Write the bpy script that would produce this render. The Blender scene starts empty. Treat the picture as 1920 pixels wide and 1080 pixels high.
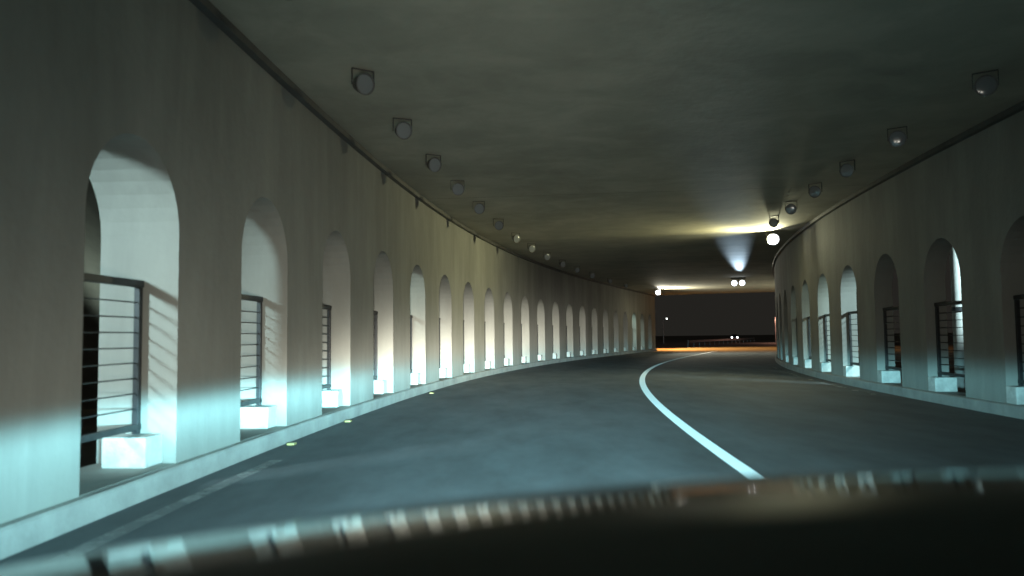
import bpy, bmesh, math, random
from mathutils import Vector, Matrix
random.seed(7)
R = math.radians
scene = bpy.context.scene
COL = scene.collection

# ------------------------------------------------------------------ the road's line
# s = metres along the road from the camera, lat = metres to the right of that line
KN = [(-12, .00484), (10, .00484), (25, .00891), (40, .00677), (60, .00116), (95, .00096), (260, .0009)]
DS = .25
def kap(s):
    if s <= KN[0][0]: return KN[0][1]
    for (a, ka), (b, kb) in zip(KN, KN[1:]):
        if s <= b: return ka + (kb - ka) * (s - a) / (b - a)
    return KN[-1][1]
PATH = {0: (0., 0., 0.)}
def _march(sign, n):
    x = y = h = 0.
    for i in range(1, n + 1):
        k = kap(sign * (i - .5) * DS)
        hm = h + sign * k * DS / 2
        x += sign * math.sin(hm) * DS; y += sign * math.cos(hm) * DS; h += sign * k * DS
        PATH[sign * i] = (x, y, h)
_march(1, 1000); _march(-1, 60)
def road(s):
    i = math.floor(s / DS); t = s / DS - i
    a, b = PATH[i], PATH[i + 1]
    return tuple(a[j] + (b[j] - a[j]) * t for j in range(3))
def at(s, lat, z):
    x, y, h = road(s)
    return Vector((x + lat * math.cos(h), y - lat * math.sin(h), z))
def heading(s): return road(s)[2]

LW, RW, H = -3.53, 7.70, 5.02          # inner faces of the two walls, ceiling height
LR, RR = -3.425, 7.59                  # road edges (kerb faces)
S, OWD = 3.19, {-1: 1.60, 1: 1.70}                     # arch spacing and opening width
PHL, PHR = 7.76, 14.03                 # far edge of the first arch in view, left and right
TH = {-1: .80, 1: .42}                               # wall thickness
SB, SE = -10., 73.2                    # the tunnel's ends
ZTOP, ZK = 3.25, .20                     # springing height, kerb height

# ------------------------------------------------------------------ materials
def nt(m):
    m.use_nodes = True
    return m.node_tree.nodes, m.node_tree.links
def mat(name, col, rough=.8, metal=0., vary=0., scale=3., bump=0., bscale=40., spec=.5, coat=0., col2=None, stretch=(1, 1, 1), emit=None, estr=0.):
    m = bpy.data.materials.new(name); n, l = nt(m); b = n['Principled BSDF']
    b.inputs['Base Color'].default_value = (*col, 1); b.inputs['Roughness'].default_value = rough
    b.inputs['Metallic'].default_value = metal; b.inputs['Specular IOR Level'].default_value = spec
    b.inputs['Coat Weight'].default_value = coat; b.inputs['Coat Roughness'].default_value = .04
    tc = n.new('ShaderNodeTexCoord')
    if vary or col2:
        mp = n.new('ShaderNodeMapping'); mp.inputs['Scale'].default_value = stretch
        l.new(tc.outputs['Object'], mp.inputs['Vector'])
        n1 = n.new('ShaderNodeTexNoise'); n1.inputs['Scale'].default_value = scale; n1.inputs['Detail'].default_value = 8; n1.inputs['Roughness'].default_value = .65
        l.new(mp.outputs['Vector'], n1.inputs['Vector'])
        r = n.new('ShaderNodeValToRGB'); r.color_ramp.elements[0].position = .3; r.color_ramp.elements[1].position = .72
        c2 = col2 or tuple(c * (1 - vary) for c in col)
        r.color_ramp.elements[0].color = (*c2, 1); r.color_ramp.elements[1].color = (*[min(1, c * (1 + vary * .6)) for c in col], 1)
        l.new(n1.outputs['Fac'], r.inputs['Fac']); l.new(r.outputs['Color'], b.inputs['Base Color'])
    if bump:
        n2 = n.new('ShaderNodeTexNoise'); n2.inputs['Scale'].default_value = bscale; n2.inputs['Detail'].default_value = 5
        l.new(tc.outputs['Object'], n2.inputs['Vector'])
        bp = n.new('ShaderNodeBump'); bp.inputs['Strength'].default_value = bump; bp.inputs['Distance'].default_value = .02
        l.new(n2.outputs['Fac'], bp.inputs['Height']); l.new(bp.outputs['Normal'], b.inputs['Normal'])
    if emit:
        b.inputs['Emission Color'].default_value = (*emit, 1); b.inputs['Emission Strength'].default_value = estr
    return m

M = {}
M['wall'] = mat('wall_concrete', (.345, .345, .312), .82, vary=.22, scale=.55, bump=.35, bscale=9, stretch=(1, 1, .45), spec=.3)
M['ceiling'] = mat('ceiling_concrete', (.47, .44, .35), .85, vary=.22, scale=.35, bump=.3, bscale=7, spec=.3)
def weather(m, sx, amt):                         # soot and water runs: their own shapes, soaked into the concrete
    n, l = nt(m); b = n['Principled BSDF']; src = b.inputs['Base Color'].links[0].from_socket
    tc = n.new('ShaderNodeTexCoord'); mp = n.new('ShaderNodeMapping'); mp.inputs['Scale'].default_value = sx; l.new(tc.outputs['Object'], mp.inputs['Vector'])
    t = n.new('ShaderNodeTexNoise'); t.inputs['Scale'].default_value = 1.; t.inputs['Detail'].default_value = 6; t.inputs['Roughness'].default_value = .6; t.inputs['Distortion'].default_value = .5
    l.new(mp.outputs['Vector'], t.inputs['Vector'])
    r = n.new('ShaderNodeMapRange'); r.inputs['From Min'].default_value = .42; r.inputs['From Max'].default_value = .62; r.inputs['To Min'].default_value = 1 - amt; r.inputs['To Max'].default_value = 1.
    l.new(t.outputs['Fac'], r.inputs['Value'])
    v = n.new('ShaderNodeVectorMath'); v.operation = 'SCALE'; l.new(src, v.inputs[0]); l.new(r.outputs['Result'], v.inputs['Scale']); l.new(v.outputs[0], b.inputs['Base Color'])
weather(M['wall'], (1.6, 1.6, .25), .11); weather(M['ceiling'], (.8, .8, .8), .16)
M['kerb'] = mat('kerb_concrete', (.36, .355, .33), .8, vary=.3, scale=1.6, bump=.4, bscale=30)
M['block'] = mat('block_concrete', (.60, .60, .56), .8, vary=.3, scale=5, bump=.3, bscale=45)
M['asphalt'] = mat('asphalt', (.094, .107, .115), .8, vary=.45, scale=1.1, bump=.25, bscale=120, stretch=(1, .35, 1), spec=.5)
M['paint'] = mat('road_paint', (.80, .81, .80), .6, vary=.06, scale=5, bump=.2, bscale=120)
M['ground'] = mat('bare_ground', (.10, .09, .07), .95, vary=.5, scale=.3, bump=.5, bscale=4)
M['iron'] = mat('dark_iron', (.028, .030, .032), .5, vary=.4, scale=8, spec=.5)
M['conduit'] = mat('conduit_grey', (.10, .10, .094), .6, vary=.3, scale=3)
M['joint'] = mat('joint_sealant', (.22, .21, .17), .9)
M['housing'] = mat('lamp_housing', (.14, .14, .135), .5, vary=.3, scale=6)
M['lens'] = mat('lamp_glass', (.24, .26, .27), .16, spec=.6, coat=1.)
M['lens_lit'] = mat('lamp_glass_lit', (.8, .8, .8), .2, emit=(.93, .95, 1.), estr=7)
M['lens_cool'] = mat('lamp_glass_cool', (.8, .8, .8), .2, emit=(.82, .90, 1.), estr=6)
M['lens_far'] = mat('street_lamp_glass', (.8, .8, .8), .2, emit=(.95, 1., .92), estr=14)
M['lens_pink'] = mat('sodium_lamp_glass', (.8, .7, .7), .2, emit=(1., .62, .70), estr=30)
M['lens_orange'] = mat('orange_lamp_glass', (.8, .6, .3), .2, emit=(1., .5, .15), estr=10)
M['head_far'] = mat('headlight_far', (.8, .8, .8), .2, emit=(.92, .96, 1.), estr=22)
M['car_black'] = mat('black_car_paint', (.010, .0098, .0088), .05, spec=.45)
M['dash'] = mat('dashboard_vinyl', (.17, .165, .145), .42, spec=.6, bump=.2, bscale=300)
M['car_trim'] = mat('black_trim', (.012, .012, .012), .55)
M['car_grey'] = mat('grey_car_paint', (.12, .13, .15), .3, coat=.8)
M['glass'] = mat('dark_glass', (.01, .012, .014), .06, spec=.8)
M['galv'] = mat('galvanised_steel', (.36, .37, .38), .45, metal=.7, vary=.25, scale=4)
M['pole'] = mat('pole_concrete', (.50, .50, .47), .8, vary=.2, scale=3, bump=.2)
M['stud'] = mat('amber_reflector', (.42, .36, .14), .4, coat=.3)
M['earth'] = mat('red_earth', (.26, .12, .085), .95, vary=.4, scale=.5, bump=.6, bscale=3)
M['rubber'] = mat('tyre_rubber', (.015, .015, .015), .8)

# ------------------------------------------------------------------ mesh helpers
class MB:
    def __init__(self): self.v = []; self.f = []
    def face(self, *pts):
        i = len(self.v); self.v += [tuple(p) for p in pts]; self.f.append(tuple(range(i, i + len(pts)))); return self
    def box(self, a, b, mtx=None):
        x0, y0, z0 = a; x1, y1, z1 = b
        c = [Vector(p) for p in ((x0,y0,z0),(x1,y0,z0),(x1,y1,z0),(x0,y1,z0),(x0,y0,z1),(x1,y0,z1),(x1,y1,z1),(x0,y1,z1))]
        if mtx: c = [mtx @ p for p in c]
        i = len(self.v); self.v += [tuple(p) for p in c]
        self.f += [tuple(i + k for k in q) for q in ((0,3,2,1),(4,5,6,7),(0,1,5,4),(1,2,6,5),(2,3,7,6),(3,0,4,7))]
        return self
    def tube(self, p, q, r, n=10, r2=None):
        p, q = Vector(p), Vector(q); d = (q - p).normalized(); r2 = r if r2 is None else r2
        u = d.cross((0, 0, 1)) if abs(d.z) < .9 else d.cross((1, 0, 0)); u.normalize(); w = d.cross(u)
        i = len(self.v)
        for c, rr in ((p, r), (q, r2)):
            self.v += [tuple(c + (u * math.cos(2*math.pi*k/n) + w * math.sin(2*math.pi*k/n)) * rr) for k in range(n)]
        for k in range(n): self.f.append((i+k, i+(k+1)%n, i+n+(k+1)%n, i+n+k))
        self.f.append(tuple(i+n-1-k for k in range(n))); self.f.append(tuple(i+n+k for k in range(n)))
        return self
    def lathe(self, c, axis, prof, n=24):
        c = Vector(c); d = Vector(axis).normalized()
        u = d.cross((0, 0, 1)) if abs(d.z) < .9 else d.cross((1, 0, 0)); u.normalize(); w = d.cross(u)
        i = len(self.v); m = len(prof)
        for (t, r) in prof:
            self.v += [tuple(c + d*t + (u*math.cos(2*math.pi*k/n) + w*math.sin(2*math.pi*k/n))*r) for k in range(n)]
        for j in range(m-1):
            for k in range(n): self.f.append((i+j*n+k, i+j*n+(k+1)%n, i+(j+1)*n+(k+1)%n, i+(j+1)*n+k))
        self.f.append(tuple(i+n-1-k for k in range(n))); self.f.append(tuple(i+(m-1)*n+k for k in range(n)))
        return self
    def build(self, name, m, parent=None, smooth=False, bevel=0., merge=True):
        me = bpy.data.meshes.new(name); me.from_pydata(self.v, [], self.f); me.update()
        bm = bmesh.new(); bm.from_mesh(me)
        if merge: bmesh.ops.remove_doubles(bm, verts=bm.verts, dist=1e-4)
        bmesh.ops.recalc_face_normals(bm, faces=bm.faces)
        if bevel: bmesh.ops.bevel(bm, geom=list(bm.edges), offset=bevel, segments=2, affect='EDGES', profile=.6)
        bm.to_mesh(me); bm.free()
        if smooth:
            for p in me.polygons: p.use_smooth = True
            me.set_sharp_from_angle(angle=R(38))
        me.materials.append(m)
        o = bpy.data.objects.new(name, me); COL.objects.link(o)
        if parent: o.parent = parent
        return o
def tag(o, label=None, cat=None, group=None, kind=None):
    if label: o['label'] = label
    if cat: o['category'] = cat
    if group: o['group'] = group
    if kind: o['kind'] = kind
    return o
def empty(name, loc, rz=0.):
    o = bpy.data.objects.new(name, None); COL.objects.link(o)
    o.location = loc; o.rotation_euler = (0, 0, rz); o.empty_display_size = .2
    return o
def copy_tree(o, parent=None):
    c = o.copy(); COL.objects.link(c)
    if parent: c.parent = parent
    for ch in list(o.children): copy_tree(ch, c)
    return c
ORD = 'first second third fourth fifth sixth seventh eighth ninth tenth eleventh twelfth thirteenth fourteenth fifteenth sixteenth seventeenth eighteenth nineteenth twentieth twenty-first'.split()
def frange(a, b, st):
    n = max(1, round((b - a) / st)); return [a + (b - a) * i / n for i in range(n + 1)]
def strip(mb, s0, s1, lat0, lat1, z, st=1.):
    ss = frange(s0, s1, st)
    for a, b in zip(ss, ss[1:]): mb.face(at(a, lat0, z), at(a, lat1, z), at(b, lat1, z), at(b, lat0, z))
    return mb

# ------------------------------------------------------------------ ground and road
g = MB(); g.face((-900, -300, -.03), (900, -300, -.03), (900, 1500, -.03), (-900, 1500, -.03))
tag(g.build('ground', M['ground']), kind='structure')
tag(strip(MB(), -11, 230, LR, RR, 0.).build('road', M['asphalt']), kind='structure')
def marking(name, s0, s1, lat, w, m):
    tag(strip(MB(), s0, s1, lat - w/2, lat + w/2, .004, .4).build(name, m), kind='structure')
mb = MB(); ss = frange(1.6, 71, .08)              # ribs added so the line returns more of the headlights
for a, b in zip(ss, ss[1:]):
    lo_, hi_ = 2.146 - .085, 2.146 + .085; m_ = a + .02
    mb.face(at(a, lo_, .004), at(a, hi_, .004), at(m_, hi_, .0095), at(m_, lo_, .0095)); mb.face(at(m_, lo_, .0095), at(m_, hi_, .0095), at(b, hi_, .004), at(b, lo_, .004))
tag(mb.build('road_centre_line', M['paint']), kind='structure')
def worn_paint(name, lo, hi):
    m = mat(name, (.5, .51, .5), .6, vary=.2, scale=6)
    n, l = nt(m); b = n['Principled BSDF']
    tc = n.new('ShaderNodeTexCoord'); t = n.new('ShaderNodeTexNoise'); t.inputs['Scale'].default_value = 1.6; t.inputs['Detail'].default_value = 9; t.inputs['Roughness'].default_value = .75
    l.new(tc.outputs['Object'], t.inputs['Vector'])
    r = n.new('ShaderNodeMapRange'); r.inputs['From Min'].default_value = lo; r.inputs['From Max'].default_value = hi
    l.new(t.outputs['Fac'], r.inputs['Value']); l.new(r.outputs['Result'], b.inputs['Alpha'])
    return m
wp = worn_paint('worn_road_paint', .44, .64)
marking('road_edge_line', -6, 9.2, -3.03, .15, worn_paint('edge_paint', .25, .80))
marking('road_edge_line', 19, 36, 7.2, .14, wp)

def kerb(side):
    ss = frange(-11, SE, 1.); mb = MB()
    f, w = (LR, LW) if side < 0 else (RR, RW)
    d = .02 * (1 if side > 0 else -1)
    prof = [(f, -.02), (f, ZK - .02), (f + d, ZK - .002), (w - (.0 if side > 0 else .0), ZK), (w + side * .30, ZK)]
    prof = [(f, -.02), (f, ZK - .025), (f + d, ZK - .004), (w - side*.003, ZK - .004), (w - side*.003, -.02)]
    for a, b in zip(ss, ss[1:]):
        for (l0, z0), (l1, z1) in zip(prof, prof[1:]):
            mb.face(at(a, l0, z0), at(a, l1, z1), at(b, l1, z1), at(b, l0, z0))
    return tag(mb.build('kerb', M['kerb']), kind='structure')
kerb(-1); kerb(1)

# ------------------------------------------------------------------ the tunnel
tunnel = empty('tunnel', at(0, (LW + RW) / 2, 0))
tag(tunnel, 'long curving concrete tunnel gallery with rows of arched openings in both walls', 'tunnel')
def local(o):                                   # built in world metres, parented without moving
    o.parent = tunnel; o.matrix_parent_inverse = Matrix.Translation(-tunnel.location); return o
def arcade(side, ph):
    f = LW if side < 0 else RW; b = f + side * TH[side]
    OW = OWD[side]; mb = MB(); hw = OW / 2; zb = -.02; zt = H; ZS = ZTOP - hw
    fars = [ph + S*n for n in range(-8, 30)]; fars = [x for x in fars if x - OW > SB + .4 and x < SE - .5]
    def both(s0, s1, za0, zb0, za1, zb1):       # the same panel on front and back face
        for lt in (f, b): mb.face(at(s0, lt, za0), at(s1, lt, za1), at(s1, lt, zb1), at(s0, lt, zb0))
    cur = SB
    for x in fars + [None]:
        e = SE if x is None else x - OW
        ss = frange(cur, e, .95)
        for p, q in zip(ss, ss[1:]):
            both(p, q, zb, ZK, zb, ZK); both(p, q, ZK, ZS, ZK, ZS); both(p, q, ZS, zt, ZS, zt)
        if x is None: break
        N = 18; uc = x - hw
        arc = [(uc - hw*math.cos(math.pi*k/N), ZS + hw*math.sin(math.pi*k/N)) for k in range(N+1)]
        for (u0, z0), (u1, z1) in zip(arc, arc[1:]):
            both(u0, u1, zb, ZK, zb, ZK); both(u0, u1, z0, zt, z1, zt)
            mb.face(at(u0, f, z0), at(u1, f, z1), at(u1, b, z1), at(u0, b, z0))
            mb.face(at(u0, f, ZK), at(u1, f, ZK), at(u1, b, ZK), at(u0, b, ZK))
        for u in (x - OW, x): mb.face(at(u, f, ZK), at(u, f, ZS), at(u, b, ZS), at(u, b, ZK))
        cur = x
    for u in (SB, SE): mb.face(at(u, f, zb), at(u, b, zb), at(u, b, zt), at(u, f, zt))
    o = mb.build('wall', M['wall'])
    return local(o), fars
wl, farsL = arcade(-1, PHL); wr, farsR = arcade(1, PHR)
mb = MB()
ss = frange(SB, SE, 1.); lo, hi = LW - TH[-1] - .15, RW + TH[1] + .15
for a, b in zip(ss, ss[1:]):
    mb.face(at(a, lo, H), at(a, hi, H), at(b, hi, H), at(b, lo, H))
    mb.face(at(a, lo, H+.45), at(a, hi, H+.45), at(b, hi, H+.45), at(b, lo, H+.45))
    for lt in (lo, hi): mb.face(at(a, lt, H), at(b, lt, H), at(b, lt, H+.45), at(a, lt, H+.45))
for u in (SB, SE): mb.face(at(u, lo, H), at(u, hi, H), at(u, hi, H+.45), at(u, lo, H+.45))
local(mb.build('ceiling', M['ceiling']))
for k_ in range(2, 8):                          # movement joints in the ceiling
    s_ = 1.1 + 9.57 * k_; mb = MB(); la = frange(LW + .13, RW - .13, 1.)
    for p, q in zip(la, la[1:]): mb.face(at(s_, p, H - .004), at(s_, q, H - .004), at(s_ + .035, q, H - .004), at(s_ + .035, p, H - .004))
    local(mb.build('movement_joint', M['joint']))
for side, f in ((-1, LW), (1, RW)):             # cable duct along the joint of wall and ceiling
    mb = MB(); a0, a1 = f - side*.003, f - side*.11; z0, z1 = H - .10, H - .003
    for a, b in zip(ss, ss[1:]):
        for (l0, q0), (l1, q1) in (((a0, z0), (a1, z0)), ((a1, z0), (a1, z1)), ((a1, z1), (a0, z1)), ((a0, z1), (a0, z0))):
            mb.face(at(a, l0, q0), at(a, l1, q1), at(b, l1, q1), at(b, l0, q0))
    local(mb.build('cable_duct', M['conduit']))

# ------------------------------------------------------------------ railings and blocks in the openings
# local frame: origin at the far jamb on the sill, -Y back along the wall towards the camera, X to the road side
def make_railing(L):
    r = empty('railing', (0, 0, 0)); z0, z1 = .33, 1.80
    MB().box((-.035, -L + .01, z1 - .07), (.035, -.01, z1)).build('top_rail', M['iron'], r, bevel=.008)
    MB().box((-.03, -L + .01, z0), (.03, -.01, z0 + .06)).build('bottom_rail', M['iron'], r, bevel=.008)
    for y in (-.055, -L + .055):
        MB().box((-.03, y - .03, .02), (.03, y + .03, z1 - .072)).build('post', M['iron'], r, bevel=.006)
    w = MB()
    for k in range(1, 9):
        z = z0 + .06 + (z1 - z0 - .13) * k / 9
        w.tube((0, -L + .087, z), (0, -.087, z), .0075, 6)
    w.build('wire', M['iron'], r)
    return r
def make_block():
    o = MB().box((-.21, -.34, 0), (.22, -.004, .29)).build('concrete_block', M['block'], bevel=.018)
    return o
blk0 = make_block(); used = False
for side, fars, ph in ((-1, farsL, PHL), (1, farsR, PHR)):
    vis = [x for x in fars if x > (6 if side < 0 else 9)]
    vis = vis[:20] if side < 0 else vis[:9]
    wn = 'left' if side < 0 else 'right'
    rail0 = make_railing(OWD[side])
    for i, x in enumerate(vis):
        ra = rail0 if i == 0 else copy_tree(rail0)
        bl = blk0 if not used else copy_tree(blk0)
        used = True
        p = at(x, (LW if side < 0 else RW) + side * (.375 if side < 0 else .21), ZK)
        ra.location = p; ra.rotation_euler = (0, 0, -heading(x))
        p = at(x, (LW if side < 0 else RW) + side * (.35 if side < 0 else .20), ZK + .001)
        bl.location = p; bl.rotation_euler = (0, 0, -heading(x) + R(random.uniform(-1.5, 1.5)))
        tag(ra, f'dark wire railing filling the {ORD[i]} arch along the {wn} wall', 'railing', f'railings in the arches of the {wn} wall')
        tag(bl, f'pale concrete block at the foot of the {ORD[i]} arch along the {wn} wall', 'concrete block', f'concrete blocks in the arches of the {wn} wall')

# ------------------------------------------------------------------ floodlights under the ceiling
# local frame: origin on the ceiling above the lamp, lens looks along -Y
def make_flood(lens='lens', tilt=12):
    f = empty('floodlight', (0, 0, 0))
    c = Vector((0, 0, -.30)); d = Vector((.15, -math.cos(R(tilt)), -math.sin(R(tilt)))).normalized()
    h = MB(); h.lathe(c, d, [(-.20, .07), (-.18, .13), (-.06, .175), (.06, .205), (.10, .215), (.10, .19), (.075, .185)], 22)
    h.build('housing', M['housing'], f, smooth=True)
    g_ = MB(); g_.lathe(c, d, [(.078, .183), (.084, .15), (.089, .08), (.090, .01)], 22); g_.build('lens', M[lens], f, smooth=True)
    b = MB(); b.box((-.235, -.02, -.33), (-.222, .03, -.02)); b.box((.222, -.02, -.33), (.235, .03, -.02)); b.box((-.235, -.02, -.02), (.235, .03, -.004))
    b.build('bracket', M['conduit'], f)
    return f
fl0 = make_flood(); fl0.scale = (.68, .68, .68)
ls = [7.4, 10.4, 12.8, 15.4, 18.0, 20.8, 24.0, 27.3, 30.5, 33.8, 37.4, 41, 45, 50, 55]
for i, s_ in enumerate(ls):
    o = fl0 if i == 0 else copy_tree(fl0)
    lat = -2.36 + .25 * min(1, max(0, (s_ - 8) / 14)); o.location = at(s_, lat, H); o.rotation_euler = (0, 0, -heading(s_) + R(random.uniform(15, 50)))
    tag(o, f'unlit grey floodlight, {ORD[i]} in the row above the left wall', 'floodlight', 'unlit floodlights above the left wall')
for i, s_ in enumerate([9.3, 11.3, 14.4, 17.2, 19.8, 22.6, 25.4]):
    o = copy_tree(fl0); o.location = at(s_, 6.25, H); o.rotation_euler = (0, 0, -heading(s_) - R(random.uniform(15, 45)))
    tag(o, f'unlit grey floodlight, {ORD[i]} in the row above the right wall', 'floodlight', 'unlit floodlights above the right wall')

def spot(name, loc, aim, watts, col, size, blend=.3, r=.08, parent=None):
    d = bpy.data.lights.new(name, 'SPOT'); d.energy = watts; d.color = col; d.spot_size = R(size); d.spot_blend = blend; d.shadow_soft_size = r
    o = bpy.data.objects.new(name, d); COL.objects.link(o); o.location = loc
    o.rotation_euler = (Vector(aim) - Vector(loc)).to_track_quat('-Z', 'Y').to_euler()
    return o
def disk(name, loc, aim, watts, col, size):
    d = bpy.data.lights.new(name, 'AREA'); d.shape = 'DISK'; d.size = size; d.energy = watts; d.color = col
    o = bpy.data.objects.new(name, d); COL.objects.link(o); o.location = loc
    o.rotation_euler = (Vector(aim) - Vector(loc)).to_track_quat('-Z', 'Y').to_euler(); return o
# the two that are lit
def lit_flood(loc, rz, lens, label, arm=None):
    f = make_flood(lens, 6); f.location = loc; f.rotation_euler = (0, 0, rz)
    tag(f, label, 'floodlight'); return f
pR = at(29.3, 6.72, H)
lit_flood(pR, -heading(29.3) + R(-8), 'lens_lit', 'lit white floodlight above the right wall, throwing a yellow streak across the ceiling')
pL = at(63, -1.35, H)
lit_flood(pL, -heading(63) + R(20), 'lens_lit', 'lit white floodlight at the tunnel mouth, beside the top of the left wall')
YEL = (1., .94, .46)
spot('floodlight_beam', pR + Vector((-.5, -.28, -.24)), pR + Vector((-6, -1.3, .10)), 900, YEL, 84, .9, .14)
disk('floodlight_glow', pR + Vector((-.05, -.25, -.36)), pR + Vector((-10, -3, .3)), 260, (1., .98, .62), .36)
spot('floodlight_beam', pL + Vector((.5, -.3, -.17)), pL + Vector((8, -.8, -.02)), 700, YEL, 50, .5, .05)
disk('floodlight_glow', pL + Vector((.05, -.25, -.36)), pL + Vector((9, -3, .3)), 1300, (1., .96, .76), .36)
# the twin lamp further on
pT = at(53.5, 5.43, H)
tw = empty('twin_floodlight', pT, -heading(53.5)); tag(tw, 'twin cool white floodlight hanging from the ceiling near the tunnel mouth', 'floodlight')
for x in (-.24, .24):
    d = Vector((0, -1, -.05)); c = Vector((x, 0, -.36))
    h = MB().lathe(c, d, [(-.2, .05), (-.18, .11), (.06, .19), (.10, .20), (.10, .18), (.075, .175)], 20).build('housing', M['housing'], tw, smooth=True)
    MB().lathe(c, d, [(.078, .173), (.095, .14), (.105, .02)], 20).build('lens', M['lens_cool'], tw, smooth=True)
MB().box((-.45, -.03, -.10), (.45, .03, -.004)).box((-.02, -.02, -.30), (.02, .02, -.10)).build('bracket', M['conduit'], tw)
spot('twin_beam', pT + Vector((0, -.6, -.40)), at(41, 5.9, H + .02), 22000, (.60, .82, 1.), 5, 1., .12)

# ------------------------------------------------------------------ amber studs at the road edge
for i, (s_, lat) in enumerate([(10.5, -3.30), (13.3, -3.32), (19.8, -3.20)]):
    o = MB().box((-.05, -.06, 0), (.05, .06, .03)).build('road_stud', M['stud'], bevel=.01)
    o.location = at(s_, lat, .001); o.rotation_euler = (0, 0, -heading(s_))
    tag(o, f'small amber reflector stud on the road by the left kerb, {("nearest", "middle one", "farthest")[i]} of three', 'road stud', 'reflector studs by the left kerb')

# ------------------------------------------------------------------ outside: lamps, poles, bank, guardrail, oncoming car
def street_lamp(loc, rz, hgt, arm, lens, label, hd=.35):
    r = empty('street_lamp', loc, rz); tag(r, label, 'street lamp')
    MB().tube((0, 0, 0), (0, 0, hgt), .09, 12, .055).build('pole', M['galv'], r, smooth=True)
    MB().tube((0, 0, hgt - .05), (0, -arm, hgt + .25), .035, 8).build('arm', M['galv'], r, smooth=True)
    y = -arm - hd
    MB().box((-.16, y - .1, hgt + .20), (.16, -arm + .05, hgt + .34)).build('lamp_head', M['housing'], r, bevel=.03)
    MB().lathe((0, y + .18, hgt + .198), (0, -.3, -1), [(0, .15), (.07, .13), (.12, .06), (.13, .01)], 16).build('lamp_glass', M[lens], r, smooth=True)
    return r
def point(name, loc, watts, col, r=.12):
    d = bpy.data.lights.new(name, 'POINT'); d.energy = watts; d.color = col; d.shadow_soft_size = r
    o = bpy.data.objects.new(name, d); COL.objects.link(o); o.location = loc; return o
def out_lamp(s_, lat, hgt, watts, col, label, rz, aim, size):
    p = at(s_, lat, 0); street_lamp(p, rz, hgt, .8, 'lens_far', label)
    q = p + Vector((math.sin(rz) * 1.15, -math.cos(rz) * 1.15, hgt - .05))
    spot('street_or_fill_light', q, aim, watts, col, size, .5, .32)
CYAN = (.66, .95, 1.)
def jamb(side, n): x = (PHL if side < 0 else PHR) + S * n; return at(x, (LW if side < 0 else RW) + side * .35, 2.1)
out_lamp(3.0, -8.3, 3.75, 2300, CYAN, 'street lamp outside the left wall beside the nearest arch', R(90), jamb(-1, 0), 40)
out_lamp(16.2, -8.0, 3.6, 800, (.75, 1., .95), 'street lamp outside the left wall beside the fifth arch', R(90), jamb(-1, 4), 30)
out_lamp(61.0, -8.0, 3.6, 800, (.70, 1., .92), 'street lamp outside the left wall close to the tunnel mouth', R(90), jamb(-1, 18), 36)
out_lamp(20.4, 12.6, 3.6, 900, (.72, 1., .90), 'street lamp outside the right wall beside the fourth arch', R(-90), jamb(1, 4), 40)
mb = MB()                                        # steep slope added to catch lamp light behind the left arches
for i in range(30):
    for k_ in range(6):
        def hpt(ii, kk):
            s_ = -14 + 3.2 * ii; return at(max(-14.5, s_), -9.6 - 2.2 * kk + .5 * math.sin(ii * 1.9 + kk), -.03 + 3.2 * kk + (.35 * math.sin(ii * 2.3 + kk * 1.7) if kk else 0))
        mb.face(hpt(i, k_), hpt(i, k_ + 1), hpt(i + 1, k_ + 1), hpt(i + 1, k_))
tag(mb.build('added_slope', M['ground'], smooth=True), kind='structure')
spot('street_or_fill_light', at(16.2, -8.4, 3.5), at(22, -11.5, 3.6), 1500, (.75, 1., .95), 85, .8, .2)  # second spot, added only to brighten the slope behind the left arches
up_ = Vector((11.08, 20.05, -.03))
po = empty('utility_pole', up_); tag(po, 'pale concrete utility pole lit up outside the second arch along the right wall', 'utility pole')
MB().tube((0, 0, 0), (0, 0, 7), .19, 20, .15).build('pole', M['pole'], po, smooth=True)
MB().tube((0, 0, 1.95), (0, 0, 2.05), .20, 20).build('band', M['iron'], po, smooth=True)
MB().box((-.9, -.05, 6.4), (.9, .05, 6.5)).build('crossarm', M['galv'], po)
spot('street_or_fill_light', up_ + Vector((1.2, -3.2, 4.2)), up_ + Vector((0, 0, 2.6)), 2600, CYAN, 40, .6, .15)  # spot with no fixture, added to brighten the pole
# sodium-lit crossing at the mouth
SOD = (1., .42, .10)
p = at(84, -6.5, 0); street_lamp(p, R(90) - heading(84), 6.3, 1.6, 'lens_orange', 'orange street lamp on the roadside just outside the tunnel mouth')
spot('sodium_light', at(84, -4.4, 6.3), at(83.5, -1.5, 0), 26000, SOD, 130, .6, .15)
# far lamps
street_lamp(Vector((27.0, 148.6, -.02)), R(20), 4.32, 1.0, 'lens_far', 'white street lamp far off, seen low beside the left side of the tunnel mouth', .5)
street_lamp(Vector((41.3, 128.4, -.02)), R(30), 4.10, 1.0, 'lens_pink', 'pinkish street lamp far off, seen beside the right side of the tunnel mouth', .5)
point('street_or_fill_light', Vector((41.2, 126.6, 4.0)), 900, (1., .45, .30), .2)

# red earth bank by the road
mb = MB()
prof = lambda t: (4.2 * t ** .8)
b0 = [at(96 + 5*i, 8.2 + (7 - i) * .15, -.02) for i in range(8)]
ks = 6
for i in range(7):
    for k in range(ks):
        def pt(ii, kk):
            t = kk / ks; return at(96 + 5*ii, 8.4 + 6*t + .3*math.sin(ii*2.1 + kk), -.02 + 2.8 * t * min(1, .25 + ii * .25) + .12*math.sin(ii*1.7 + kk*2.3) * t)
        mb.face(pt(i, k), pt(i, k+1), pt(i+1, k+1), pt(i+1, k))
tag(mb.build('bank', M['earth'], smooth=True), kind='structure')

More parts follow.
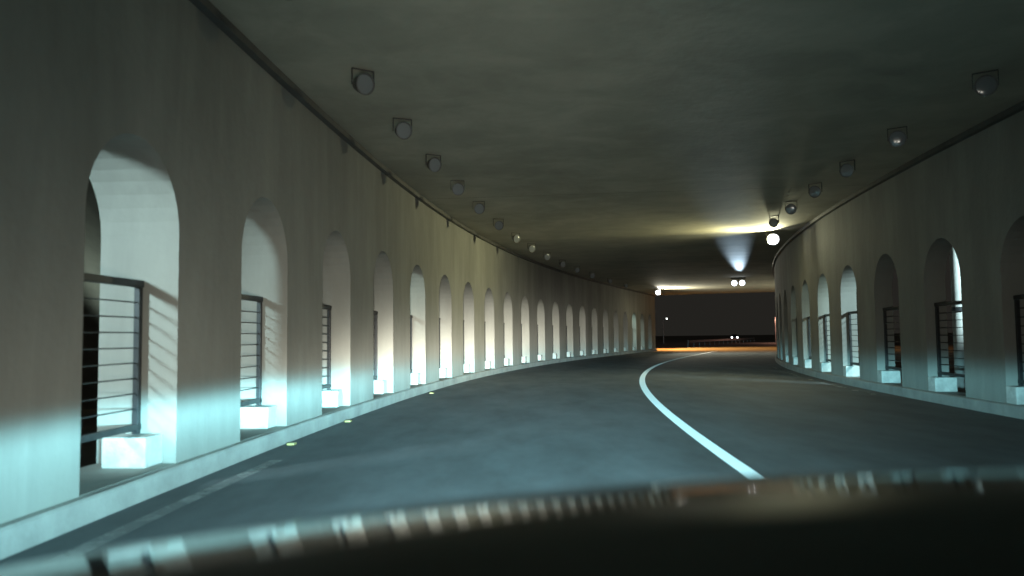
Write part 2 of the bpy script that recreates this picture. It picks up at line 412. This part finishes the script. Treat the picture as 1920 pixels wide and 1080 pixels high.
# guardrail across the far bend
gr = empty('guardrail', at(118, -5, 0)); tag(gr, 'low steel guardrail along the road beyond the tunnel mouth', 'guardrail')
gi = Matrix.Translation(-gr.location)
mb = MB(); pts = [at(96 + 4*i, -4.4 - .02*i, 0) for i in range(16)]
for a, b in zip(pts, pts[1:]):
    for (o0, z0), (o1, z1) in (((0, .45), (.05, .52)), ((.05, .52), (0, .59)), ((0, .59), (.05, .66)), ((.05, .66), (0, .73))):
        n = Vector((b - a)).cross((0, 0, 1)).normalized()
        mb.face(a + n*o0 + Vector((0,0,z0)), a + n*o1 + Vector((0,0,z1)), b + n*o1 + Vector((0,0,z1)), b + n*o0 + Vector((0,0,z0)))
o = mb.build('rail', M['galv'], gr); o.matrix_parent_inverse = gi
for a in pts:
    o = MB().tube(a + Vector((-.06, .02, -.02)), a + Vector((-.06, .02, .78)), .05, 8).build('post', M['galv'], gr); o.matrix_parent_inverse = gi

# oncoming car far down the road
def small_car(loc, rz):
    c = empty('oncoming_car', loc, rz); tag(c, 'distant oncoming car with its white headlights on', 'car')
    prof = [(-2.1, .35), (-2.1, .75), (-1.95, .95), (-.95, 1.02), (-.3, 1.45), (1.2, 1.45), (1.8, 1.0), (2.1, .95), (2.1, .35)]
    m = MB()
    for x in (-.82, .82): m.face(*[(x, y, z) for y, z in prof])
    for (y0, z0), (y1, z1) in zip(prof, prof[1:] + prof[:1]): m.face((-.82, y0, z0), (.82, y0, z0), (.82, y1, z1), (-.82, y1, z1))
    m.build('body', M['car_grey'], c, bevel=.05)
    MB().face((-.7, -.945, 1.07), (.7, -.945, 1.07), (.62, -.40, 1.43), (-.62, -.40, 1.43)).build('windscreen', M['glass'], c)
    for x in (-.62, .62):
        MB().lathe((x, -2.10, .70), (0, -1, 0), [(0, .15), (.03, .14), (.05, .05)], 14).build('headlight', M['head_far'], c, smooth=True)
    for x in (-.72, .72):
        for y in (-1.3, 1.3): MB().tube((x - .1, y, .32), (x + .1, y, .32), .32, 16).build('wheel', M['rubber'], c, smooth=True)
    return c
small_car(Vector((52.2, 193.2, -.02)), R(-14))

# ------------------------------------------------------------------ the car the picture is taken from: bonnet and nose
car = empty('car', (.45, 1.2, 0)); tag(car, 'glossy black car bonnet and matt dashboard edge, mirroring the lit arches', 'car')
ci = Matrix.Translation(-car.location)
def hz(x, y): return 1.25168 - .05489 * (x - .7699)**2 - .08816 * max(0, y - .402)**2
XL, XR, YB, YF = -.80, 1.50, .72, 1.80
def yfront(x): return YF - .22 * ((x - .33) / 1.15) ** 4
mb = MB(); NX, NY = 60, 44
def hp(i, j):
    x = XL + (XR - XL) * i / NX; y = YB + (yfront(x) - YB) * j / NY; z = hz(x, y)
    return (x, y, z)
for i in range(NX):
    for j in range(NY): mb.face(hp(i, j), hp(i+1, j), hp(i+1, j+1), hp(i, j+1))
for i in range(NX):                              # rolled front edge and nose
    rows = []
    for q in (i, i + 1):
        x, y, z = hp(q, NY); rows.append([(x, y, z), (x, y + .05, z - .03), (x, y + .08, z - .09), (x, y + .085, z - .16)])
    for k in range(3): mb.face(rows[0][k], rows[1][k], rows[1][k+1], rows[0][k+1])
o = mb.build('bonnet', M['car_black'], car, smooth=True); o.matrix_parent_inverse = ci
for sx, x0 in ((-1, XL), (1, XR)):
    mb = MB()
    for j in range(NY):
        rows = []
        for q in (j, j + 1):
            y = YB + (yfront(x0) - YB) * q / NY; z = hz(x0, y)
            rows.append([(x0 + sx*.006, y, z - .006), (x0 + sx*.05, y, z - .03), (x0 + sx*.085, y, z - .10), (x0 + sx*.10, y, z - .30), (x0 + sx*.09, y, .45)])
        for k in range(4): mb.face(rows[0][k], rows[1][k], rows[1][k+1], rows[0][k+1])
    o = mb.build('fender', M['car_black'], car, smooth=True); o.matrix_parent_inverse = ci
mb = MB()
for i in range(24):
    xa, xb = XL - .08 + (XR - XL + .16) * i / 24, XL - .08 + (XR - XL + .16) * (i+1) / 24
    ya, yb = yfront(max(XL, min(XR, xa))) + .09, yfront(max(XL, min(XR, xb))) + .09
    for (d0, z0), (d1, z1) in (((-.03, .90), (0., .78)), ((0, .78), (.08, .60)), ((.08, .60), (.06, .35)), ((.06, .35), (-.1, .25))):
        mb.face((xa, ya + d0, z0), (xb, yb + d0, z0), (xb, yb + d1, z1), (xa, ya + d1, z1))
o = mb.build('bumper', M['car_trim'], car, smooth=True); o.matrix_parent_inverse = ci
HL = []
for x in (-.52, 1.16):
    y = yfront(x) + .10
    o = MB().lathe((x, y, .80), (0, 1, 0), [(0, .11), (.04, .10), (.06, .05), (.062, .01)], 20).build('headlight', M['lens'], car, smooth=True)
    o.matrix_parent_inverse = ci; HL.append(Vector((x, y + .12, .80)))

DASH = [(-1.1, -.36), (-.645, -.299), (-.4968, -.2838), (-.2229, -.2476), (-.0298, -.2177), (.1231, -.2055), (.2823, -.193), (.4402, -.187), (.6094, -.184), (.9, -.176)]
def dz(a):
    for (a0, e0), (a1, e1) in zip(DASH, DASH[1:]):
        if a <= a1: t = (a - a0) / (a1 - a0); return e0 + (e1 - e0) * t
    return DASH[-1][1]
mb = MB(); DY = .62
def dp(i, k):
    a = -1.1 + 2.0 * i / 80; e = sum(dz(max(-1.1, min(.9, a + o_))) for o_ in (-.08, -.04, 0, .04, .08)) / 5
    y, dzz = ((DY + .07, -.20), (DY + .06, -.05), (DY + .035, -.012), (DY, 0.), (DY - .06, -.003), (DY - .2, -.03), (DY - .36, -.10), (DY - .42, -.30))[k]
    return (a * DY, y, 1.4 + e * DY + dzz)
for i in range(80):
    for k in range(7): mb.face(dp(i, k), dp(i+1, k), dp(i+1, k+1), dp(i, k+1))
o = mb.build('dashboard', M['dash'], car, smooth=True); o.matrix_parent_inverse = ci

# headlight beams: a spot lamp whose strength varies with direction like a real dipped beam
class NX_:
    def __init__(s, tree): s.t = tree
    def m(s, op, a, b=None, c=None):
        n = s.t.nodes.new('ShaderNodeMath'); n.operation = op
        for i, v in enumerate((a, b, c)):
            if v is None: continue
            if isinstance(v, (int, float)): n.inputs[i].default_value = v
            else: s.t.links.new(v, n.inputs[i])
        return n.outputs[0]
def headlamp(name, loc, watts, col, kind, yaw=0.):
    d = bpy.data.lights.new(name, 'SPOT'); d.energy = watts / 6; d.color = col; d.spot_size = R(172); d.spot_blend = .25; d.shadow_soft_size = .12
    d.use_nodes = True; t = d.node_tree; k = NX_(t)
    em = next(n for n in t.nodes if n.type == 'EMISSION')
    tc = t.nodes.new('ShaderNodeTexCoord'); sp = t.nodes.new('ShaderNodeSeparateXYZ'); t.links.new(tc.outputs['Normal'], sp.inputs[0])
    z = k.m('MAXIMUM', k.m('ABSOLUTE', sp.outputs['Z']), .02)
    a = k.m('DIVIDE', sp.outputs['X'], z); e = k.m('DIVIDE', sp.outputs['Y'], k.m('SQRT', k.m('ADD', k.m('MULTIPLY', sp.outputs['X'], sp.outputs['X']), k.m('MULTIPLY', z, z))))
    th = k.m('ARCTANGENT', a)
    def gauss(c, sg): return k.m('EXPONENT', k.m('MULTIPLY', k.m('POWER', k.m('ABSOLUTE', k.m('SUBTRACT', th, c)), 2.), -1 / (2 * sg * sg)))
    if kind == 'low':
        cut = k.m('MULTIPLY', k.m('SUBTRACT', -.006, e), 1 / .0062)          # soft cut-off just under the horizon
        below = k.m('DIVIDE', 1., k.m('ADD', 1., k.m('EXPONENT', k.m('MULTIPLY', cut, -1.))))
        dep = k.m('MAXIMUM', k.m('SUBTRACT', 0., e), 0.)
        fall = k.m('DIVIDE', 1., k.m('ADD', 1., k.m('POWER', k.m('DIVIDE', dep, .05), 2.2)))
        near = k.m('MULTIPLY', k.m('EXPONENT', k.m('MULTIPLY', dep, -4.)), k.m('ADD', k.m('MULTIPLY', gauss(-.1, .5), NEAR), .028))
        val = k.m('MULTIPLY', below, k.m('ADD', k.m('MULTIPLY', fall, gauss(-.01, .235)), near))
    else:
        aa = k.m('POWER', k.m('DIVIDE', k.m('ABSOLUTE', a), .135), 1.8); ee = k.m('POWER', k.m('DIVIDE', k.m('ABSOLUTE', k.m('SUBTRACT', e, .008)), .042), 1.4)
        val = k.m('EXPONENT', k.m('MULTIPLY', k.m('ADD', aa, ee), -1.))
        up = k.m('MULTIPLY', k.m('ADD', gauss(-.02, .26), .085), k.m('DIVIDE', .16, k.m('ADD', .06, k.m('MULTIPLY', e, e))))
        val = k.m('ADD', val, k.m('MULTIPLY', up, SPILL))
    t.links.new(k.m('MULTIPLY', val, 6.), em.inputs['Strength'])
    o = bpy.data.objects.new(name, d); COL.objects.link(o); o.location = loc; o.rotation_euler = (R(90), 0, -yaw)
    return o
SPILL, NEAR = .0112, .020
for p in HL:
    headlamp('dipped_beam', p, 56000, (.31, .83, .98), 'low')
    headlamp('main_beam', p, 64000, (1., .965, .84), 'high', R(-1.6))

# ------------------------------------------------------------------ sky: night, with an even warm glow added to lift the darks
w = bpy.data.worlds.new('World'); scene.world = w; w.use_nodes = True
n, l = w.node_tree.nodes, w.node_tree.links
bg = n['Background']; sk = n.new('ShaderNodeTexSky'); sk.sky_type = 'NISHITA'; sk.sun_disc = False; sk.sun_elevation = R(-4); sk.sun_rotation = R(200)
l.new(sk.outputs['Color'], bg.inputs['Color']); bg.inputs['Strength'].default_value = .05
b2 = n.new('ShaderNodeBackground'); b2.inputs['Color'].default_value = (1., .93, .80, 1); b2.inputs['Strength'].default_value = .0165
ad = n.new('ShaderNodeAddShader'); l.new(bg.outputs[0], ad.inputs[0]); l.new(b2.outputs[0], ad.inputs[1]); l.new(ad.outputs[0], n['World Output'].inputs['Surface'])

# ------------------------------------------------------------------ camera
PSI, TILT, ROLL, F = -.00734, .06136, -.0113, 1493.
cd = bpy.data.cameras.new('camera'); cd.sensor_width = 36; cd.lens = 36 * F / 1920; cd.clip_start = .05; cd.clip_end = 3000
cam = bpy.data.objects.new('camera', cd); COL.objects.link(cam)
fw = Vector((math.sin(PSI) * math.cos(TILT), math.cos(PSI) * math.cos(TILT), math.sin(TILT)))
r0 = Vector((math.cos(PSI), -math.sin(PSI), 0)); u0 = r0.cross(fw)
rt = math.cos(ROLL) * r0 + math.sin(ROLL) * u0; up = -math.sin(ROLL) * r0 + math.cos(ROLL) * u0
mx = Matrix((rt, up, -fw)).transposed().to_4x4(); mx.translation = (0, 0, 1.4); cam.matrix_world = mx
cd.dof.use_dof = True; cd.dof.focus_distance = 34; cd.dof.aperture_fstop = cd.lens / 1000 / .024
scene.camera = cam

vs = scene.view_settings; vs.view_transform = 'Standard'; vs.look = 'None'; vs.exposure = 0; vs.gamma = 1; vs.use_curve_mapping = False
scene.render.engine = 'CYCLES'
cy = scene.cycles; cy.use_denoising = True; cy.denoiser = 'OPENIMAGEDENOISE'; cy.denoising_prefilter = 'ACCURATE'; cy.max_bounces = 5; cy.diffuse_bounces = 3; cy.glossy_bounces = 3; cy.sample_clamp_indirect = 2.; cy.caustics_reflective = False; cy.caustics_refractive = False
